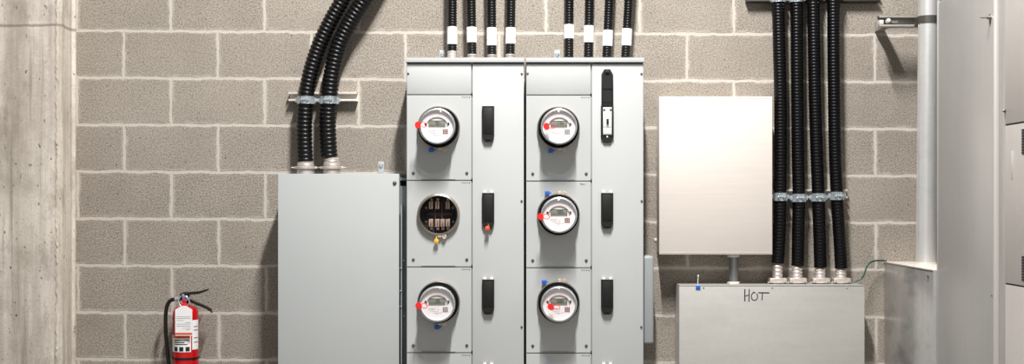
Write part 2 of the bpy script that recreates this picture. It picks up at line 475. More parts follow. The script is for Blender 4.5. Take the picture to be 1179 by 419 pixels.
# four smooth black conduits into the lower trough
dC = .075
trough_z = P(0, 328, .17).z
RC = [([(895.5, 303), (896.8, 285), (897.8, 255), (898.3, 226), (898.6, 180), (898.4, 110), (897, 50), (896, 0), (895.6, -60), (895.6, -400)], 895, .066, 'leftmost'),
      ([(918.5, 306), (918.8, 285), (919.2, 255), (919.8, 227), (918.8, 180), (917.9, 110), (917.4, 50), (917.2, 0), (917.2, -60), (917.2, -400)], 917.7, .058, 'second from the left'),
      ([(944.6, 308), (944, 285), (943, 255), (942.3, 226), (940.4, 180), (938.2, 110), (937.2, 50), (936.4, 0), (936.2, -60), (936.2, -400)], 944.3, .052, 'third from the left'),
      ([(968.6, 309), (967.4, 285), (965.4, 255), (963.8, 225), (961.6, 180), (960.4, 110), (959.8, 50), (959.6, 0), (959.6, -60), (959.6, -400)], 968.2, .048, 'rightmost')]
for i, (pp, bx, hub, nth) in enumerate(RC):
    A = P(bx, 0, dC); A.z = trough_z + .0008
    t = thing('flexible_conduit', 'long smooth black conduit rising from the trough marked HOT, %s' % nth, 'conduit', A, 'black conduits on the trough')
    r = L(7.4, dC)
    pp2 = [P(x, y, dC) for x, y in pp]
    ribbed(pp2, r, .0135, .05, 'jacket', 'ribbed_jacket', t)
    fitting(A, r * .80, hub + .012, r * 1.32, t, threads=4)
    b = bm_new(); rr = r * 1.18
    box(b, A + Vector((-rr * 1.15, -rr * .9, .004)), A + Vector((rr * 1.15, rr * .9, .024)), .004)
    for s in (-1, 1): lathe(b, [(.004, 0), (.004, .006)], (A.x + s * rr * .85, A.y - rr * .9, A.z + .014), 'y', 10)
    build('saddle_clamp', b, 'fitting', t)
    yy = (226.5, 227.8, 227.2, 225.5)[i]
    c = P(pp[3][0], yy, dC)
    conduit_clamp(c, r, 'zinc clamp at mid height round the %s black conduit above the trough' % nth, 'clamps on the middle strut', .034)
    if i < 2 or True:
        c = P(pp[7][0], (-2, -2, -7, -7)[i], dC)
        conduit_clamp(c, r, 'zinc clamp at the photo top round the %s of four black conduits' % nth, 'clamps on the upper strut', .036)
strut('strut_channel', 'short galvanised strut channel at mid height behind the four black conduits', 889.5, 976, 223, 0, .036)
strut('strut_channel', 'dark strut channel at the photo top behind the four black conduits', 860, 1013, -3.5, 0, .040, .041, 'olive')

# ---------------------------------------------------------------- left enclosure
XL0, XL1, YL = 320, 459.5, 200
dL = .25
t = thing('electrical_cabinet', 'wide plain grey wall cabinet under the two curved conduits, left of the meter cabinets', 'cabinet', P(392, 0, 0) * 1.0)
t.location = (P(392, 0, dL).x, 0, .30)
xa, xb = P(XL0, 0, dL).x, P(XL1, 0, dL).x; zt = P(0, YL, dL).z
b = bm_new(); box(b, (xa + .004, 0, .30), (xb - .004, -dL + .012, zt - .004), .002)
build('body', b, 'edge', t)
b = bm_new(); box(b, (xa, -dL + .0135, .296), (xb, -dL, zt), .0022)
cov = build('cover', b, 'paint2', t)
b = bm_new(); p = P(454.5, 210.5, dL); lathe(b, [(.008, 0), (.008, .003), (.005, .006), (.002, .008)], p, 'y', 18); build('screw', b, 'screw', cov)
b = bm_new(); p = P(455, 395 + 70, dL); lathe(b, [(.008, 0), (.008, .003), (.005, .006), (.002, .008)], p, 'y', 18); build('screw', b, 'screw', cov)
# side connector gutter between this cabinet and the meters
b = bm_new(); xg0, xg1 = P(459.5, 0, .25).x, P(466.3, 0, .25).x
box(b, (xg0 - .003, -.02, .30), (xg1 + .001, -.165, P(0, 214, .165).z), .002)
box(b, (xg0 + .004, -.165, .30), (xg0 + .0085, -.225, P(0, 236, .2).z), .001)
box(b, (xg0 - .003, -.165, P(0, 207.5, .2).z), (xg1 + .001, -.01, P(0, 204.5, .2).z), .0005)
g = build('side_gutter', b, 'edge', t)
screws([P(460.8, y, .225) + Vector((.0025, -.001, 0)) for y in (309, 335, 353)] + [P(464.8, y, .165) for y in (300, 364)], .0032, .004, g, 'zinc')
def mounting_tab(parent, px, y0, y1, zbase, d=.0):
    b = bm_new(); x = P(px, 0, d + .004).x; z1 = P(0, y0, .004).z
    w = .0125
    box(b, (x - w, -.0005, zbase - .02), (x + w, -.004, z1), .0015)
    o = build('mounting_tab', b, 'paint2', parent)
    b = bm_new(); screw_bm(b, (x, -.004, (z1 + zbase) / 2 + .012), .0075, .006); build('bolt', b, 'zinc', o)
mounting_tab(t, 438.7, 186, 199, zt)

# ---------------------------------------------------------------- meter cabinets
dP = .28
def hole_panel(b, xa, xb, za, zb, c, r, y0, y1, n=64):
    """rectangular cover with a round opening"""
    outs, ins = [], []
    hw = (xb - xa) / 2
    for i in range(n):
        a = 2 * PI * i / n; dx, dz = math.cos(a), math.sin(a)
        ks = []
        if dx > 1e-9: ks.append((xb - c[0]) / dx)
        if dx < -1e-9: ks.append((xa - c[0]) / dx)
        if dz > 1e-9: ks.append((zb - c[1]) / dz)
        if dz < -1e-9: ks.append((za - c[1]) / dz)
        k = min(ks); outs.append([c[0] + dx * k, c[1] + dz * k]); ins.append((c[0] + dx * r, c[1] + dz * r))
    for cx, cz_ in ((xa, za), (xa, zb), (xb, za), (xb, zb)):   # snap nearest point to each corner
        j = min(range(n), key=lambda q: (outs[q][0] - cx) ** 2 + (outs[q][1] - cz_) ** 2); outs[j] = [cx, cz_]
    V = [[b.verts.new((x, y, z)) for x, z in pts] for pts, y in ((outs, y0), (ins, y0), (ins, y1), (outs, y1))]
    V.append(V[0])
    for A, B in zip(V, V[1:]):
        for i in range(n): b.faces.new((A[i], A[(i + 1) % n], B[(i + 1) % n], B[i]))

def breaker_cover(cab, cx, y0, y1, seal=None):
    d = dP; w = 7.0; b = bm_new()
    X = lambda px: P(px, 0, d + .02).x
    Z = lambda py: P(0, py, d + .02).z
    poly = [(X(cx - w), Z(y0 + 2)), (X(cx + w), Z(y0 + 2)), (X(cx + w), Z(y1 - 7)), (X(cx + w * .62), Z(y1)), (X(cx - w * .62), Z(y1)), (X(cx - w), Z(y1 - 7))]
    prism(b, poly, -d + .001, -d - .018, .002)
    o = build('breaker_cover', b, 'breaker', cab)
    for s in (-1, 1):
        b = bm_new(); box(b, (X(cx + s * 3.9) - .0065, -d, Z(y0 + 2)), (X(cx + s * 3.9) + .0065, -d - .015, Z(y0 - .2)), .001); build('hinge', b, 'white', o)
    b = bm_new()
    box(b, (X(cx - 5.4), -d - .0175, Z(y1 - 9)), (X(cx + 5.4), -d - .0205, Z(y0 + 4)), .001)
    build('raised_panel', b, 'breaker', o)
    b = bm_new(); box(b, (X(cx - 2), -d - .017, Z(y1 - 2.2)), (X(cx + 2), -d - .022, Z(y1 - 3.8)), .0006); build('lock_tab', b, 'black' if seal is None else 'screw', o)
    if seal:
        b = bm_new(); p = Vector((X(cx - .8), -d - .030, Z(y1 - .5)))
        lathe(b, [(.004, 0), (.0085, .003), (.0105, .009), (.0085, .015), (.004, .017)], p + Vector((0, .009, 0)), 'y', 14)
        tube(b, [p, p + Vector((.006, .002, .014)), p + Vector((.002, .012, .018))], .0014, 8)
        build('seal', b, seal, o)
    return o

def meter_cabinet(side):
    Lf = side == 'left'
    x0, x1, xm = (468.3, 603.2, 543.3) if Lf else (605.8, 740.8, 680.8)
    rows = [(73.2, 108.4), (109.6, 207.0), (208.2, 306.6), (307.8, 405.4), (406.6, 505), (506.2, 560)] if Lf else \
           [(73.2, 108.8), (110, 207.8), (209, 307.6), (308.8, 405.8), (407, 505), (506.2, 560)]
    t = thing('meter_cabinet', {'left': 'tall grey left meter cabinet with an empty round socket in its middle row',
                                'right': 'tall grey right meter cabinet with its top breaker cover flipped open'}[side], 'meter cabinet',
              (P((x0 + x1) / 2, 0, dP).x, 0, P(0, 560, dP).z), 'meter cabinets')
    X = lambda px, d=dP: P(px, 0, d).x
    Z = lambda py, d=dP: P(0, py, d).z
    b = bm_new(); zb, zt_ = Z(560), Z(70)
    box(b, (X(x0), 0, zb), (X(x1), -.19, zt_), .001)
    for a, c in ((X(x0), X(x0) + .002), (X(x1) - .002, X(x1)), (X(xm) - .006, X(xm) + .006)):
        box(b, (a, -.19, zb), (c, -dP + .0105 if abs(a - X(xm) + .006) < 1e-6 else -dP + .002, zt_))
    for y0, y1 in rows[:-1]:
        box(b, (X(x0), -.19, Z(y1 + .6) - .008), (X(x1), -dP + .0105, Z(y1 + .6) + .008))
    build('body', b, 'edge', t)
    b = bm_new()
    xx0, xx1 = (467.0, 603.6) if Lf else (605.4, 741.8)
    a, c = P(xx0, 66, .292), P(xx1, 71.6, .292)
    box(b, (a.x, 0, cap_z - .003), (c.x, -.292, cap_z), .001)
    box(b, (a.x, -.287, cap_z), (c.x, -.292, c.z), .0012)
    box(b, (a.x, -.0, cap_z), (a.x + .002, -.29, c.z)); box(b, (c.x - .002, -.0, cap_z), (c.x, -.29, c.z))
    build('rain_cap', b, 'paint', t)
    # breaker side cover, one tall sheet
    b = bm_new(); box(b, (X(xm + .7), -dP + .01, zb), (X(x1 - .3), -dP, Z(73.2)), .0014)
    bc = build('breaker_section_cover', b, 'paint', t)
    pts = [(600.8, 85), (600.6, 231.5), (600.6, 376.5)] if Lf else [(738.6, 85), (738.8, 231.5), (738.3, 376.5)]
    screws([P(x, y, dP) for x, y in pts], .0036, .004, bc)
    for k, (y0, y1) in enumerate(rows):
        b = bm_new(); xa, xb_ = X(x0 + .4), X(xm - .7)
        if 1 <= k <= 4:
            cy = (y0 + y1) / 2 - 11.2
            ccx = 505.2 if Lf else 642.8
            c = P(ccx, (147.0, 247.2, 347.8, 447.5)[k - 1], dP)
            hole_panel(b, xa, xb_, Z(y1), Z(y0), (c.x, c.z), .0800, -dP + .01, -dP)
        else:
            box(b, (xa, -dP + .01, Z(y1)), (xb_, -dP, Z(y0)), .0014)
        if Lf and k == 4:
            pass
        po = build('meter_panel' if 1 <= k <= 4 else 'blank_panel', b, 'paint', t)
        if 1 <= k <= 4:
            screws([P(sx, y1 - 7.6, dP) for sx in (x0 + 7.6, xm - 5.8)], .0048, .004, po)
            # thin lifting lip standing along the lower edge
            b = bm_new(); box(b, (X(x0 + 17), -dP, Z(y1 - .3)), (X(xm - 19), -dP - .0035, Z(y1 - 1.3)), .0005); build('lower_lip', b, 'edge', po)
            if not Lf and k == 2:
                text_mesh('No.1', .012, (X(xm - 9.5), -dP - .0004, Z(y0 + 3)), 'lettering', 'ink', po)
            else:
                b = bm_new()
                for j, (q, wd) in enumerate(((-11.5, 1.8), (-8.8, 1.2), (-6.4, 1.6), (-3.6, 1.6))):
                    box(b, (X(xm + q), -dP + .0005, Z(y0 + 2.6 + .4 * (j % 2))), (X(xm + q + wd), -dP - .0008, Z(y0 + 1.5)))
                build('stamped_mark', b, 'greyink', po)
        elif k == 0:
            b = bm_new(); screw_bm(b, P(x0 + 1.8, 84.6, dP), .0034, .004); build('screw', b, 'screw', po)
    bx = 562 if Lf else 699.2
    if Lf:
        breaker_cover(t, bx, 120, 163); breaker_cover(t, bx, 220.2, 263.5, 'orange'); breaker_cover(t, bx, 320, 362)
    else:
        breaker_cover(t, bx, 220.2, 263); breaker_cover(t, bx, 320, 362)
        # the open one: tray with a white breaker, lid hinged straight up
        d = dP; XX = lambda px: P(px, 0, d + .02).x; ZZ = lambda py: P(0, py, d + .02).z
        b = bm_new()
        prism(b, [(XX(692), ZZ(121.5)), (XX(706.6), ZZ(121.5)), (XX(706.6), ZZ(157.5)), (XX(703.5), ZZ(163.8)), (XX(695.2), ZZ(163.8)), (XX(692), ZZ(157.5))], -d + .001, -d - .012, .0015)
        for s0, s1 in ((692, 693.3), (705.3, 706.6)): box(b, (XX(s0), -d - .011, ZZ(157)), (XX(s1), -d - .019, ZZ(122)), .0008)
        tr = build('breaker_tray', b, 'breaker', t)
        b = bm_new(); box(b, (XX(694.4), -d - .012, ZZ(155)), (XX(704.4), -d - .0175, ZZ(123.5)), .001)
        box(b, (XX(694.8), -d - .017, ZZ(146.2)), (XX(704), -d - .020, ZZ(129)), .001)
        box(b, (XX(694.8), -d - .017, ZZ(154)), (XX(704), -d - .0195, ZZ(147.3)), .001)
        br = build('circuit_breaker', b, 'white', tr)
        b = bm_new(); box(b, (XX(698.2), -d - .0195, ZZ(143)), (XX(700.8), -d - .028, ZZ(136.8)), .001); build('toggle', b, 'black', br)
        for q in (695.8, 703):
            b = bm_new(); lathe(b, [(.0045, 0), (.0045, .0025)], (XX(q), -d - .0175, ZZ(126.3)), 'y', 14); build('terminal_screw', b, 'screw', br)
        b = bm_new(); lathe(b, [(.0035, 0), (.0035, .003)], (XX(699.3), -d - .012, ZZ(157.2)), 'y', 12); build('latch_pin', b, 'white', tr)
        b = bm_new()
        prism(b, [(XX(692.6), ZZ(121)), (XX(706.2), ZZ(121)), (XX(706.2), ZZ(85.5)), (XX(702.8), ZZ(79.3)), (XX(696), ZZ(79.3)), (XX(692.6), ZZ(85.5))], -d - .003, -d - .008, .001)
        for s0, s1 in ((692.6, 693.8), (705, 706.2)): box(b, (XX(s0), -d - .008, ZZ(120)), (XX(s1), -d - .018, ZZ(86)), .0008)
        box(b, (XX(694), -d - .008, ZZ(102)), (XX(705), -d - .011, ZZ(100.8)))
        box(b, (XX(694), -d - .008, ZZ(117.5)), (XX(705), -d - .010, ZZ(116.5)))
        box(b, (XX(697), -d - .008, ZZ(84)), (XX(702), -d - .015, ZZ(81)), .001)
        build('breaker_lid', b, 'breaker', tr)
    breaker_cover(t, bx, 418.5, 461)
    mounting_tab(t, 509.3 if Lf else 641.6, 57.5, 66, cap_z)
    return t
cabL = meter_cabinet('left'); cabR = meter_cabinet('right')

# empty socket of the left cabinet, middle row
c = P(505.0, 247.2, dP)
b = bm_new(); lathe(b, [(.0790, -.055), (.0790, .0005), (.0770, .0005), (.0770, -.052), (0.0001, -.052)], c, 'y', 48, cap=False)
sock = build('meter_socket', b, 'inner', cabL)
b = bm_new(); annulus(b, [(.0765, .0005), (.0885, .0005), (.0885, .010), (.0865, .018), (.0795, .021), (.0765, .017)], c, 56)
ring = build('clamp_ring', b, 'ring', sock)
def jaw(q, top):
    b = bm_new(); p = c + Vector((q[0] * .0036, 0, q[1] * .0036)); s = 1 if top else -1
    box(b, p + Vector((-.009, .052, -.0165)), p + Vector((.009, .030, .0165)), .002)
    box(b, p + Vector((-.0085, .034, -.0155)), p + Vector((-.002, .012, .0155)), .002)
    box(b, p + Vector((.002, .034, -.0155)), p + Vector((.0085, .012, .0155)), .002)
    box(b, p + Vector((-.006, .052, s * .016)), p + Vector((.006, .042, s * .030)), .001)
    build('contact_jaw', b, 'fiber', sock)
for q, tp in (((-9.2, 11), True), ((-1.8, 11), True), ((10.2, 11), True), ((-9.2, -9.5), False), ((-1.8, -9.5), False), ((4.2, -9.5), False), ((10.2, -9.5), False)): jaw(q, tp)
screws([c + Vector((x * .0036, .052, z * .0036)) for x, z in ((-15.5, 8), (15.8, 8), (-15.5, -8.5), (15.8, -8.5))], .0045, .004, sock)
b = bm_new(); box(b, c + Vector((-.058, .052, -.006)), c + Vector((.058, .040, .010)), .002)
build('insulator_bar', b, 'black', sock)
for xx in (.0095, -.018):
    b = bm_new(); tube(b, [c + Vector((xx, .045, -.052)), c + Vector((xx + .002, .038, 0)), c + Vector((xx, .045, .052))], .0022, 8); build('red_lead', b, 'rosy', sock)
def ring_lug(c, parent, top, two=True):
    s = 1 if top else -1; b = bm_new(); R = .0885
    base = c + Vector((0, -.010, s * R))
    box(b, base + Vector((-.003, .007, -.004)), base + Vector((.012, -.008, .009)), .002)
    box(b, base + Vector((.014, .007, -.006)), base + Vector((.032, -.008, .008)), .002)
    lathe(b, [(.0028, -.002), (.0028, .034)], base + Vector((0, -.001, s * .001)), 'x', 10)
    annulus(b, [(.0035, -.004), (.0070, -.004), (.0070, .002), (.0035, .002)], base + Vector((.024, -.006, s * .003)), 16)
    return build('ring_lug', b, 'beige', parent)
lug = ring_lug(c, ring, False)
b = bm_new(); p = c + Vector((-.008, -.012, -.1085))
lathe(b, [(.004, 0), (.0095, .002), (.011, .006), (.0095, .010), (.004, .012)], p, 'y', 10)
box(b, p + Vector((-.0028, .000, 0)), p + Vector((.0028, -.006, .020)), .001)
build('seal', b, 'yellow', lug)

# ---------------------------------------------------------------- electric meters
def electric_meter(px, py, label, lug_top, red, blue, digits='70', patch='rosy', red_turn=0):
    c = P(px, py, dP)
    t = thing('electric_meter', label, 'electric meter', c, 'round electric meters')
    b = bm_new(); annulus(b, [(.0795, .0005), (.0882, .0005), (.0882, .010), (.0868, .018), (.0838, .021), (.0795, .017)], c, 56)
    rg = build('clamp_ring', b, 'ring', t)
    b = bm_new(); lathe(b, [(.0750, .001), (.0762, .030), (.0815, .032), (.0815, .040), (.0790, .046), (.0745, .048), (.0700, .049)], c, 'y', 48)
    build('meter_base', b, 'matte', t)
    b = bm_new(); lathe(b, [(.0690, .046), (.0690, .098), (.0660, .104), (.0655, .104), (.0640, .1025)], c, 'y', 48)
    hs = build('meter_housing', b, 'white', t)
    b = bm_new(); f = c + Vector((0, -.1030, 0))
    lathe(b, [(.0645, -.002), (.0645, .0)], f, 'y', 48)
    fc = build('face_plate', b, 'face', hs)
    # glass cover
    b = bm_new()
    lathe(b, [(.0772, .041), (.0772, .046), (.0750, .048), (.0738, .100), (.0700, .116), (.0600, .1235), (.0400, .128), (.0200, .1295), (.0001, .130)], c, 'y', 56, cap=False)
    build('glass_cover', b, 'glass', t)
    b = bm_new(); annulus(b, [(.0684, .1175), (.0716, .1160), (.0728, .1100), (.0728, .1060), (.0692, .1060)], c, 56); build('cover_rim', b, 'zinc', t)
    # hood arch over the display
    q = f + Vector((0, -.0004, .004)); n = 28; b = bm_new(); A, B = [], []
    for i in range(n + 1):
        a = PI * i / n
        A.append((q.x + math.cos(a) * .0435, q.z + math.sin(a) * .0350)); B.append((q.x + math.cos(a) * .0400, q.z + math.sin(a) * .0315))
    prism(b, A + B[::-1], q.y + .0005, q.y - .004); build('display_hood', b, 'facegrey', fc)
    # display
    dx = f + Vector((-.0005, 0, .0115)); b = bm_new()
    box(b, dx + Vector((-.0320, .0005, -.0105)), dx + Vector((.0320, -.0012, .0105)), .0008)
    ds = build('display', b, 'lcd', fc)
    b = bm_new()
    for s in (-1, 1): box(b, dx + Vector((-.0340, .0005, s * .0105)), dx + Vector((.0340, -.0024, s * .0122)), .0003)
    for s in (-1, 1): box(b, dx + Vector((s * .0320, .0005, -.0115)), dx + Vector((s * .0340, -.0024, .0115)), .0003)
    build('display_bezel', b, 'greyink', ds)
    b = bm_new()      # seven-segment strokes on the panel
    segs = {'7': 'abc', '0': 'abcdef', '1': 'bc', '8': 'abcdefg', '2': 'abged', '4': 'fgbc', '5': 'afgcd', '-': 'g'}
    gm = {'a': (0, 1, 1, 0), 'g': (0, 0, 1, 0), 'd': (0, -1, 1, 0), 'b': (1, .5, 0, 1), 'c': (1, -.5, 0, 1), 'e': (-1, -.5, 0, 1), 'f': (-1, .5, 0, 1)}
    for k, ch in enumerate(digits):
        o_ = dx + Vector(((k - (len(digits) - 1) / 2) * .0095 + .004, -.0014, 0))
        for sg in segs[ch]:
            x, z, hz, vt = gm[sg]; pc = o_ + Vector((x * .0030, 0, z * .0064))
            ww, hh = (.0030, .0009) if hz else (.0009, .0032)
            box(b, pc + Vector((-ww, .0003, -hh)), pc + Vector((ww, -.0003, hh)))
    build('display_digits', b, 'ink', ds)
    for s, w in ((1, .0050), (-1, .0040)):
        b = bm_new(); lathe(b, [(w * 1.15, 0), (w, .003)], f + Vector((s * .0455 - .001, 0, .0095)), 'y', 16); build('optical_port', b, 'ink', fc)
    b = bm_new(); rnd = random.Random(px * 7 + py)
    for z, x0, x1 in ((-.006, -.036, .034), (-.0185, -.034, -.006), (-.0235, -.034, -.012), (-.0290, -.026, .004), (-.0360, -.016, .012)):
        x = x0
        while x < x1:
            w = rnd.uniform(.002, .006); box(b, f + Vector((x, 0, z)), f + Vector((min(x + w, x1), -.0005, z + .0014))); x += w + rnd.uniform(.001, .0035)
    for x, z in ((.004, -.022), (.016, -.034), (-.002, -.040)): lathe(b, [(.0016, 0), (.0016, .0006)], f + Vector((x, 0, z)), 'y', 10)
    build('printed_text', b, 'greyink', fc)
    b = bm_new(); o_ = f + Vector((.033, 0, -.022))
    for i in range(3):
        for j in range(3):
            box(b, o_ + Vector((-.010 + i * .0072, 0, -.010 + j * .0072)), o_ + Vector((-.010 + i * .0072 + .0058, -.0006, -.010 + j * .0072 + .0058)))
    build('rating_patch', b, patch, fc)
    # seals and lug
    lg = ring_lug(c, rg, lug_top)
    b = bm_new(); p = c + Vector((blue[0] * .0036, -.014, -blue[1] * .0036))
    p.z += .004 if lug_top else -.004
    box(b, p + Vector((-.0105, .006, -.0085)), p + Vector((.0085, -.006, .0085)), .003)
    box(b, p + Vector((.004, .002, -.002)), p + Vector((.016, -.002, .003)), .001)
    build('blue_seal', b, 'blue', lg)
    b = bm_new(); zf = .122 if red[0] < -17 else .134
    p = c + Vector((red[0] * .00352, -zf, -red[1] * .00352)); k = .0036; th = red_turn
    poly = []
    for x, z in ((-2.6, 3.2), (1.0, 4.4), (3.4, 1.8), (3.0, -1.4), (1.2, -4.0), (-2.2, -3.6), (-3.6, .2)):
        poly.append((p.x + (x * math.cos(th) - z * math.sin(th)) * k, p.z + (x * math.sin(th) + z * math.cos(th)) * k))
    prism(b, poly, p.y + .004, p.y - .003, .001)
    rs = build('red_seal', b, 'red', t)
    b = bm_new()
    pw = [p + Vector((.008, .000, .004)), p + Vector((.020, -.010, .011)), p + Vector((.034, -.014, .004)), p + Vector((.030, -.012, -.008)), p + Vector((.010, 0, -.006))]
    tube(b, catmull(pw, 8), .0013, 8)
    build('seal_loop', b, 'red', rs)
    return t
electric_meter(505.2, 147.0, 'round glass meter in the left meter cabinet, above the empty socket', False, (-21.5, -1), (-8, 24.5), '70-')
electric_meter(505.2, 347.8, 'round glass meter in the left meter cabinet, below the empty socket', False, (-20.5, 1.5), (-1.5, 27), '25', 'greyink', .7)
electric_meter(642.8, 147.4, 'round glass meter in the top row of the right cabinet, beside the open breaker', False, (-14.5, .5), (-8.5, 25), '174', 'greyink', .3)
electric_meter(642.8, 247.2, 'round glass meter in the second row of the right cabinet, red seal at its rim', True, (-21, 2), (-12.5, -23.5), '785', 'rosy', .4)
electric_meter(642.8, 347.8, 'round glass meter in the right cabinet, red seal hanging over its display', True, (-9.5, 2.5), (-16, -22), '588', 'rosy', .9)
electric_meter(642.8, 447.5, 'meter in the right cabinet at the bottom photo edge, only its upper seals showing', True, (-20, 2), (-13, -25), '417')

# rounded grey box on the right flank of the right cabinet
xs = P(740.8, 0, dP).x
b = bm_new(); zt1, zb1 = P(0, 294, .15).z, P(0, 395, .15).z
box(b, (xs + .0005, -.06, zb1), (P(751.5, 0, .15).x, -.20, zt1), .012, 4)
tag(build('junction_box', b, 'pod'), 'narrow rounded blue-grey box on the right side of the right meter cabinet', 'junction box')

# ---------------------------------------------------------------- stainless box
dS = .15
t = thing('wall_enclosure', 'pale brushed stainless wall box between the right meter cabinet and four black conduits', 'enclosure', (P(824, 0, dS).x, 0, P(0, 293, dS).z))
b = bm_new(); a, c = P(760.0, 112, dS), P(888.3, 292, dS)
box(b, (a.x + .001, 0, c.z + .002), (c.x - .001, -dS + .016, a.z - .002), .002)
for y in (276,):
    z = P(0, y, 0).z
    box(b, (a.x - .009, -.0005, z - .006), (a.x + .002, -.004, z + .006), .001)
    box(b, (c.x - .002, -.0005, z - .012), (c.x + .0035, -.004, z + .012), .001)
build('body', b, 'stainless', t)
b = bm_new(); a, c = P(759, 111, dS), P(889.3, 293, dS)
box(b, (a.x, -dS + .0175, c.z), (c.x, -dS, a.z), .0022)
dr = build('cover', b, 'stainless', t)
b = bm_new()
for s in ((a.x, a.z, 1, -1),):
    box(b, (a.x + .006, -dS - .0002, a.z - .007), (c.x - .006, -dS - .0012, a.z - .0055)); box(b, (a.x + .006, -dS - .0002, c.z + .0065), (c.x - .006, -dS - .0012, c.z + .008))
build('folded_seam', b, 'stainless', dr)
b = bm_new()
for x, y in ((888, 201), ): lathe(b, [(.006, 0), (.006, .004), (.003, .007)], P(x, y, dS) + Vector((.004, .010, 0)), 'x', 12)
build('hinge_pin', b, 'screw', dr)

# nipple between the two boxes
n0, n1 = P(0, 293, dS).z + .003, trough_z
xc = P(844.5, 0, .085).x; t = thing('pipe_nipple', 'short grey pipe joining the stainless box to the trough marked HOT', 'pipe', (xc, -.085, n1))
b = bm_new(); lathe(b, [(.0205, 0), (.0205, n0 - n1)], (xc, -.085, n1), 'z', 28); build('pipe_body', b, 'steel', t)
b = bm_new(); lathe(b, [(.027, .0), (.027, .007), (.022, .009)], (xc, -.085, n1), 'z', 8); build('locknut', b, 'strut', t)
b = bm_new(); lathe(b, [(.022, -.014), (.026, -.012), (.026, -.004), (.022, -.001)], (xc, -.085, n0 - .003), 'z', 8); build('locknut', b, 'strut', t)

# ---------------------------------------------------------------- HOT trough
dH = .17
t = thing('wiring_trough', 'large galvanised wall trough marked HOT below the four black conduits', 'trough', (P(889, 0, dH).x, 0, 0))
a, c = P(782, 328, dH), P(995.5, 0, dH)
b = bm_new(); box(b, (a.x + .003, -.0015, 0), (c.x - .003, -dH + .014, a.z - .001), .0015); build('body', b, 'galv', t)
b = bm_new()
box(b, (a.x, -dH + .0155, .004), (c.x, -dH, a.z - .004), .0018)
box(b, (a.x, -dH + .016, a.z - .004), (c.x, -dH - .0015, a.z), .001)
cv = build('cover', b, 'galv', t)
screws([P(x, 330.8, dH) for x in (810, 889, 975)], .003, .003, cv, 'galv')
def stroke(b, pts, w, closed=False):
    tube(b, [P(840 + x / 10.47, 320 + y / 10.47, dH) + Vector((0, -.0006, 0)) for x, y in pts], w, 6)
b = bm_new()
stroke(b, [(184, 133), (183, 210), (184, 282)], .0024); stroke(b, [(188, 219), (236, 204)], .0020); stroke(b, [(237, 134), (235, 210), (233, 286)], .0021)
ov = [(300 + 38 * math.cos(a), 224 - 47 * math.sin(a)) for a in [math.radians(70 + 340 * i / 24) for i in range(25)]]
stroke(b, ov, .0021); stroke(b, [(280, 178), (300, 172)], .0026)
stroke(b, [(346, 178), (480, 180)], .0026); stroke(b, [(396, 180), (394, 225), (391, 270)], .0020)
for v in b.verts:      # felt-pen marks lie flat on the sheet
    v.co.y = -dH - .0001 + (v.co.y + dH) * .15
build('lettering', b, 'ink', cv)
b = bm_new(); p = P(803.8, 331, dH); box(b, p + Vector((-.010, .001, -.0085)), p + Vector((.009, -.0030, .0075)), .0005); build('blue_tape', b, 'blue', cv)
b = bm_new(); q = Vector((p.x + .001, -dH + .02, a.z)); tube(b, [q, q + Vector((.001, 0, .018)), q + Vector((.002, 0, .034))], .0016, 8)
lathe(b, [(.001, 0), (.0035, .002), (.0035, .007), (.001, .009)], q + Vector((.002, 0, .032)), 'z', 10); build('pin', b, 'white', t)

# green ground wire
gp = [P(981, 325.5, .08), P(985.5, 323.5, .08), P(991, 321, .08), P(995, 316, .08), P(997.2, 309, .075), P(1000.5, 303.5, .07), P(1006, 300.6, .06), P(1013, 299.8, .05), P(1020.5, 300.3, .04)]
b = bm_new(); tube(b, catmull(gp, 10), .0036, 10)
tag(build('ground_wire', b, 'green'), 'thin green wire looping from the trough top to the side pull box', 'wire')

# ---------------------------------------------------------------- floor standing switchgear along the right
XS = 1.573
ztop = ZC - (310 - VY) * S * .882
t = thing('pull_box', 'galvanised box with painted dark reflections, standing under the tall galvanised pipe', 'pull box', (XS + .13, 0, 0))
b = bm_new(); box(b, (XS, -.004, 0), (XS + .30, -.655, ztop - .003), .002); build('body', b, 'pull', t)
b = bm_new(); box(b, (XS - .003, -.002, ztop - .005), (XS + .304, -.652, ztop), .001); build('top_plate', b, 'strut', t)
b = bm_new(); lathe(b, [(.005, 0), (.005, .005)], (XS - .003, -.60, ztop - .03), 'x', 8)
for v in b.verts: v.co.x = XS - .0005 - (v.co.x - XS + .003)
build('screw', b, 'screw', t)

t = thing('switchgear_cabinet', 'tall grey switchgear cabinet reaching from floor to frame top at the right edge', 'switchgear', (XS + .5, -1.25, 0))
zg = 2.286; X0 = XS + .014; dg0, dg1 = .662, 1.245
b = bm_new(); box(b, (X0 + .004, -dg0 - .004, .0), (X0 + 1.0, -dg1, zg - .004), .002)
build('rear_section', b, 'edge', t)
b = bm_new(); box(b, (X0 - .0015, -dg0 - .012, .05), (X0 + .006, -dg1 + .004, zg - .012), .001)
box(b, (X0 - .003, -dg0, .03), (X0 + .006, -dg0 - .010, zg), .001)
sp_ = build('side_panel', b, 'gear', t)
b = bm_new(); box(b, (X0 - .005, -dg1, 0), (X0 + .03, -dg1 - .012, zg), .002); box(b, (X0 + .002, -dg1 - .012, 0), (X0 + .03, -dg1 - .03, zg))
build('corner_post', b, 'gearpaint', t)
for z in (P(0, 21, 1.2).z, .5):
    b = bm_new(); o_ = (X0 - .002, -dg1 + .030, z)
    lathe(b, [(.0085, .0), (.0085, -.004), (.0065, -.005), (.0065, -.011), (.003, -.012), (.003, -.034)], o_, 'x', 6)
    box(b, (o_[0] - .003, o_[1] - .003, z - .02), (o_[0] - .001, o_[1] + .008, z + .012), .0005)
    build('bolt', b, 'screw', sp_)
b = bm_new(); screw_bm(b, (0, 0, 0), .003, .003)
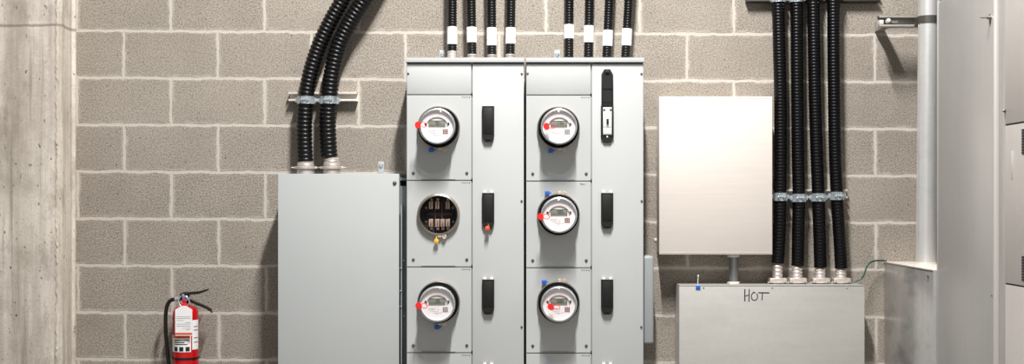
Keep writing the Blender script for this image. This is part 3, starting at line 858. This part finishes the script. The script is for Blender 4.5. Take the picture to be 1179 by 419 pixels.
for v in b.verts: v.co = Vector((X0 - .001 + v.co.y, -dg1 + .02 + v.co.x, P(0, 340.5, 1.24).z + v.co.z))
build('screw', b, 'screw', sp_)
# front section: side sheet with slots, louvres and bolts
X1 = X0 + .002; e0, e1 = dg1 + .03, 2.6
def dpt(px, py):      # where a pixel ray meets the plane x = X1
    f = X1 / ((px - VX) * S); return -(D - D * f), ZC - (py - VY) * S * f
b = bm_new(); box(b, (X1 + .004, -e0, 0), (X1 + 1.0, -e1, zg), .002); build('front_section', b, 'inner', t)
y1, za = dpt(1157, 144); _, zb2 = dpt(1156.6, 326.3); ya, _ = dpt(1154.8, 200)
for k, (z0, z1) in enumerate(((.03, zb2 - .003), (zb2 + .003, za - .003), (za + .003, zg - .01))):
    b = bm_new(); box(b, (X1, y1 - .002, z0), (X1 + .006, -e1 + .002, z1), .0008)
    pn = build('access_panel', b, 'gearpaint', t)
    if k == 1:
        y0_, _ = dpt(1176.8, 170)
        for (p0, p1, n) in ((150, 176, 9), (296, 322, 9)):
            for i in range(n):
                _, z = dpt(1177, p0 + (p1 - p0) * i / (n - 1))
                b = bm_new(); box(b, (X1 - .0025, y0_, z - .0036), (X1 + .001, y0_ - .26, z + .0036), .001); build('louvre', b, 'inner', pn)
b = bm_new(); box(b, (X1 + .0005, -e0 - .001, 0), (X1 + .006, y1 + .001, zg - .01), .0008); build('filler_strip', b, 'gear', t)
b = bm_new()
for px, py in ((1157.6, 127.5),):
    y, z = dpt(px, py); lathe(b, [(.006, 0), (.006, -.004), (.0035, -.009)], (X1, y, z), 'x', 10)
build('bolt', b, 'screw', t)
b = bm_new(); y, z = dpt(1165.5, 174); _, z2 = dpt(1165.5, 205); box(b, (X1 - .003, y - .004, z2), (X1 + .001, y + .004, z), .001); build('handle_strip', b, 'gearpaint', t)

# tall galvanised pipe with its strut arm
dPi = .235
r = L(11.4, dPi)
tp = P(1069.5, -60, dPi); bt = P(1066.3, 303.5, dPi); bt.z = ztop
t = thing('galvanised_pipe', 'tall thick galvanised pipe standing on the galvanised box at the right', 'pipe', bt)
tp2 = tp + (tp - bt) * 1.5
b = bm_new(); tube(b, resample([bt, tp2], .2), r, 36); build('pipe_body', b, 'pipe', t)
b = bm_new(); lathe(b, [(r * 1.04, 0), (r * 1.04, .006), (r * 1.0, .007)], bt, 'z', 36); build('locknut', b, 'strut', t)
zs = P(0, 24.3, .19).z
t = thing('strut_bracket', 'galvanised strut arm sticking out of the wall and holding the tall pipe', 'strut bracket', (P(1018, 0, .1).x, 0, zs))
def chan(b, a, e, along, z, h=.0205, tk=.0027, open_=-1):
    pass
b = bm_new(); xa, xb = P(1012.5, 0, .19).x, P(1080, 0, .19).x; h = .0245; y0, y1_ = -.149, -.19; tk = .0027
box(b, (xa, y0, zs - h), (xb, y0 - tk, zs + h))
for s in (-1, 1):
    box(b, (xa, y0, zs + s * h), (xb, y1_, zs + s * (h - tk)), .0006); box(b, (xa, y1_, zs + s * h), (xb, y1_ + tk, zs + s * (h - .010)), .0008)
for k in range(1): box(b, (xa + .055, y1_ + .012, zs - .006), (xa + .082, y1_ + .020, zs + .006), .001)
build('channel', b, 'arm', t)
b = bm_new(); xc = P(1018, 0, .1).x
box(b, (xc - .013, 0, zs - .0205), (xc - .0103, -.149, zs + .0205)); 
for s in (-1, 1): box(b, (xc - .013, 0, zs + s * .0205), (xc + .013, -.149, zs + s * .0178))
build('wall_arm', b, 'arm', t)
b = bm_new(); screw_bm(b, (P(1023.5, 0, .19).x, -.176, zs + .004), .009, .013)
box(b, (P(1013.5, 0, .19).x, -.155, zs - .012), (P(1018, 0, .19).x, -.185, zs + .006), .002); build('bolt', b, 'strut', t)
cc = bt.lerp(tp, (zs - bt.z) / (tp.z - bt.z)); cc.z = zs
b = bm_new(); n = 24; rows = []
for dr, dz in ((.0004, -.017), (.0034, -.017), (.0034, .013), (.0004, .013)):
    rows.append([b.verts.new(cc + Vector((math.cos(PI * i / n) * (r + dr), -math.sin(PI * i / n) * (r + dr), dz))) for i in range(n + 1)])
rows.append(rows[0])
for A, B in zip(rows, rows[1:]):
    for i in range(n): b.faces.new((A[i], A[i + 1], B[i + 1], B[i]))
for s in (-1, 1): box(b, cc + Vector((s * (r + .0004), 0, -.017)), cc + Vector((s * (r + .0034), .046, .013)))
build('pipe_strap', b, 'screw', t)

# ---------------------------------------------------------------- fire extinguisher
dE = .095
cx = P(213.8, 0, dE).x; R = L(14.6, dE); zsh = P(0, 352.5, dE).z; zbt = zsh - .44
t = thing('fire_extinguisher', 'red fire extinguisher with white tag and black hose on the block wall', 'fire extinguisher', (cx, -dE, zbt))
E = Vector((cx, -dE, 0))
b = bm_new(); lathe(b, [(.045, zbt), (R, zbt + .01), (R, zsh - .040), (R * .985, zsh - .030), (R * .93, zsh - .017), (R * .78, zsh - .006), (R * .5, zsh + .002), (.014, zsh + .004)], E, 'z', 48); build('tank', b, 'red_tank', t)
b = bm_new(); lathe(b, [(.017, zsh + .002), (.017, zsh + .010), (.0135, zsh + .013), (.0135, zsh + .040), (.017, zsh + .043), (.017, zsh + .055), (.010, zsh + .060)], E, 'z', 20)
lathe(b, [(.008, -.035), (.008, 0)], E + Vector((0, 0, zsh + .032)), 'x', 14)
vv = build('valve', b, 'black', t)
b = bm_new(); lathe(b, [(.011, .010), (.0125, .013), (.0125, .022), (.010, .024)], E + Vector((.004, 0, zsh + .034)), 'y', 20)
g = build('pressure_gauge', b, 'zinc', vv)
b = bm_new(); lathe(b, [(.0085, .0235), (.0085, .0246)], E + Vector((.004, 0, zsh + .034)), 'y', 20); build('gauge_dial', b, 'blue', g)
def pe(px, py, d=dE): return P(px, py, d)
b = bm_new(); prof = [pe(208, 339.5), pe(214, 338.2), pe(220, 337.6), pe(230, 336.6), pe(240, 333.2)]
def bar(b, pts, w, th):
    """flat lever: cross-section w deep (y) and th tall"""
    rows = []
    for i, p in enumerate(pts):
        tt = th * (.6 if i == len(pts) - 1 else 1)
        rows.append([b.verts.new(p + Vector((0, sy * w / 2, sz * tt / 2))) for sy, sz in ((-1, -1), (1, -1), (1, 1), (-1, 1))])
    for A, B in zip(rows, rows[1:]):
        for k in range(4): b.faces.new((A[k], A[(k + 1) % 4], B[(k + 1) % 4], B[k]))
    b.faces.new(rows[0]); b.faces.new(rows[-1])
bar(b, prof, .024, .0115); build('top_lever', b, 'black', t)
b = bm_new(); bar(b, [pe(212, 345), pe(219, 345.8), pe(227, 349.5), pe(236, 353), pe(243, 357), pe(244, 359.5)], .024, .0105); build('carry_handle', b, 'black', t)
b = bm_new(); tube(b, catmull([pe(208, 341, .12), pe(205.5, 347, .13), pe(209, 353, .135), pe(216, 352, .135), pe(218, 346, .13), pe(213, 341, .125)], 6), .0022, 8)
lathe(b, [(.0012, 0), (.006, .001), (.006, .003), (.0012, .004)], pe(211, 340, .115), 'y', 14)
build('pull_ring', b, 'zinc', vv)
b = bm_new(); p = pe(212.5, 351, .140); lathe(b, [(.003, 0), (.0125, .001), (.0125, .005), (.003, .006)], p, 'y', 16)
tube(b, catmull([p + Vector((0, -.004, .006)), p + Vector((.008, -.006, .018)), p + Vector((-.004, -.006, .028)), p + Vector((-.008, -.004, .012))], 6), .0022, 8)
build('tamper_tie', b, 'red', vv)
# hose
hp = [pe(206, 344), pe(202, 344.2), pe(197, 345.6), pe(193.2, 350), pe(191.2, 358), pe(190.6, 370), pe(191, 385), pe(192.3, 400), pe(193.5, 412), pe(195, 425), pe(197, 445)]
b = bm_new(); tube(b, catmull(hp, 10), .0082, 14); hs = build('discharge_hose', b, 'hose', t)
b = bm_new(); tube(b, [pe(206.5, 344), pe(203.8, 344), pe(201.6, 344.4)], .0098, 16); build('ferrule', b, 'zinc', hs)
b = bm_new(); tube(b, [pe(197, 445), pe(197.5, 452), pe(198, 466)], lambda i: (.009, .011, .013)[i], 14); build('nozzle', b, 'black', hs)
# wrapped label
def wrap(a0, a1, z0, z1, name, m, rr=R + .0006, par=t):
    b = bm_new(); n = max(2, int(abs(a1 - a0) / 6)); rows = []
    for dr in (0, .0005):
        for z in (z0, z1) if dr == 0 else (z1, z0):
            rows.append([b.verts.new(E + Vector((math.sin(math.radians(a0 + (a1 - a0) * i / n)) * (rr + dr), -math.cos(math.radians(a0 + (a1 - a0) * i / n)) * (rr + dr), z))) for i in range(n + 1)])
    rows.append(rows[0])
    for A, B in zip(rows, rows[1:]):
        for i in range(n): b.faces.new((A[i], A[i + 1], B[i + 1], B[i]))
    for q in (0, n): b.faces.new([rows[k][q] for k in range(4)])
    return build(name, b, m, par)
zE = lambda py: P(0, py, dE + R).z
lb = wrap(-68, 38, zE(405.5), zE(386), 'instruction_label', 'tape')
wrap(44, 84, zE(403), zE(369), 'side_label', 'tape')
for i in range(3):      # pictogram row
    a = -40 + i * 27; pic = wrap(a, a + 18, zE(404.5), zE(399.5), 'pictogram', 'ink', R + .0013, lb)
    wrap(a + 5, a + 12, zE(403.6), zE(400.8), 'pictogram_figure', 'tape', R + .002, lb) if False else None
for i, (y, a0, a1) in enumerate(((391.5, -40, 30), (393.8, -40, 10), (396, -38, 22))): wrap(a0, a1, zE(y + 1), zE(y), 'print_line', 'ink', R + .0013, lb)
wrap(-50, 34, zE(389.5), zE(386.2), 'red_band', 'orange', R + .0013, lb)
for i, y in enumerate((376, 380, 389, 394)): wrap(52, 78, zE(y + 1), zE(y), 'print_line', 'greyink', R + .0013, lb)
# hanging inspection tag
b = bm_new(); a, c = P(201.6, 356.5, dE + R + .014), P(221.2, 386.5, dE + R + .014); yb = -(dE + R + .012)
prism(b, [(a.x, c.z), (c.x, c.z), (c.x, a.z), ((a.x + c.x) / 2 + .012, a.z + .016), ((a.x + c.x) / 2 - .010, a.z + .016), (a.x, a.z)], yb, yb - .0008)
tg = build('inspection_tag', b, 'tape', t)
b = bm_new(); W = c.x - a.x; H = a.z - c.z
for f0, f1, zz in ((.08, .9, .72), (.08, .92, .66), (.08, .5, .58), (.6, .9, .5), (.08, .9, .36), (.45, .6, .28), (.65, .9, .28), (.62, .85, .22), (.08, .9, .44)):
    box(b, (a.x + W * f0, yb - .0007, c.z + H * zz), (a.x + W * f1, yb - .0012, c.z + H * zz + .0015))
build('printed_text', b, 'greyink', tg)
b = bm_new(); box(b, (a.x, yb - .0007, c.z + .004), (c.x, yb - .0014, c.z + .0125)); build('orange_band', b, 'orange', tg)
# bracket with strap
t2 = thing('wall_bracket', 'black bracket strap holding the red fire extinguisher to the wall', 'bracket', (cx, 0, P(0, 413, dE).z))
zst = P(0, 413.2, dE + R).z
b = bm_new(); annulus(b, [(R + .0008, zst - .004), (R + .0032, zst - .004), (R + .0032, zst + .004), (R + .0008, zst + .004)], E, 40, 'z'); build('strap', b, 'black', t2)
b = bm_new(); box(b, (cx - .02, -.0005, zst - .25), (cx + .02, -.004, zst + .06), .001); box(b, (cx - .02, -.004, zst - .012), (cx + .02, -(dE - R - .001), zst + .012), .001)
box(b, (cx - .03, -.004, zbt - .006), (cx + .03, -dE - .03, zbt - .001), .001)
build('back_plate', b, 'black', t2)

# ---------------------------------------------------------------- light: one long fixture high overhead, room bounce from the world
def area(name, loc, rot, sx, sy, w, col=(1, 1, 1)):
    l = bpy.data.lights.new(name, 'AREA'); l.shape = 'RECTANGLE'; l.size = sx; l.size_y = sy; l.energy = w; l.color = col
    o = bpy.data.objects.new(name, l); COL.objects.link(o); o.location = loc; o.rotation_euler = rot; return o
area('ceiling_tube_light', (.18, -2.35, 4.9), (math.radians(30), 0, 0), .08, 1.1, 325, (1, .972, .955))
w = bpy.data.worlds.new('World'); bpy.context.scene.world = w; w.use_nodes = True
nt = w.node_tree; bg = nt.nodes['Background']; bg.inputs[0].default_value = (1, .99, .975, 1)
def wn(kind, **kw):
    x = nt.nodes.new('ShaderNode' + kind)
    for k, v in kw.items(): setattr(x, k, v)
    return x
def wm(op, a, b):
    x = wn('Math', operation=op)
    for i, v in enumerate((a, b)):
        if isinstance(v, (int, float)): x.inputs[i].default_value = v
        else: nt.links.new(v, x.inputs[i])
    return x.outputs[0]
tc = wn('TexCoord'); sp = wn('SeparateXYZ'); nt.links.new(tc.outputs['Generated'], sp.inputs[0])
# gradient added for metal reflections: bright behind the viewer, softer overhead, dim elsewhere
front = wm('POWER', wm('MAXIMUM', wm('MULTIPLY', sp.outputs[1], -1), 0), 4)
up = wm('MAXIMUM', sp.outputs[2], 0)
nt.links.new(wm('ADD', wm('ADD', .07, wm('MULTIPLY', front, .46)), wm('MULTIPLY', up, .20)), bg.inputs[1])

# ---------------------------------------------------------------- camera
cam = bpy.data.cameras.new('Camera'); co = bpy.data.objects.new('Camera', cam); COL.objects.link(co)
co.location = (0, -D, ZC); co.rotation_euler = (PI / 2, 0, 0)
cam.sensor_width = 36; cam.lens = 36 * D / (1179 * S)
cam.shift_x = (589.5 - VX) / 1179; cam.shift_y = (VY - 209.5) / 1179
sc = bpy.context.scene; sc.camera = co
sc.view_settings.view_transform = 'Standard'; sc.view_settings.look = 'None'; sc.view_settings.gamma = 1
sc.view_settings.use_curve_mapping = False; sc.view_settings.exposure = 0
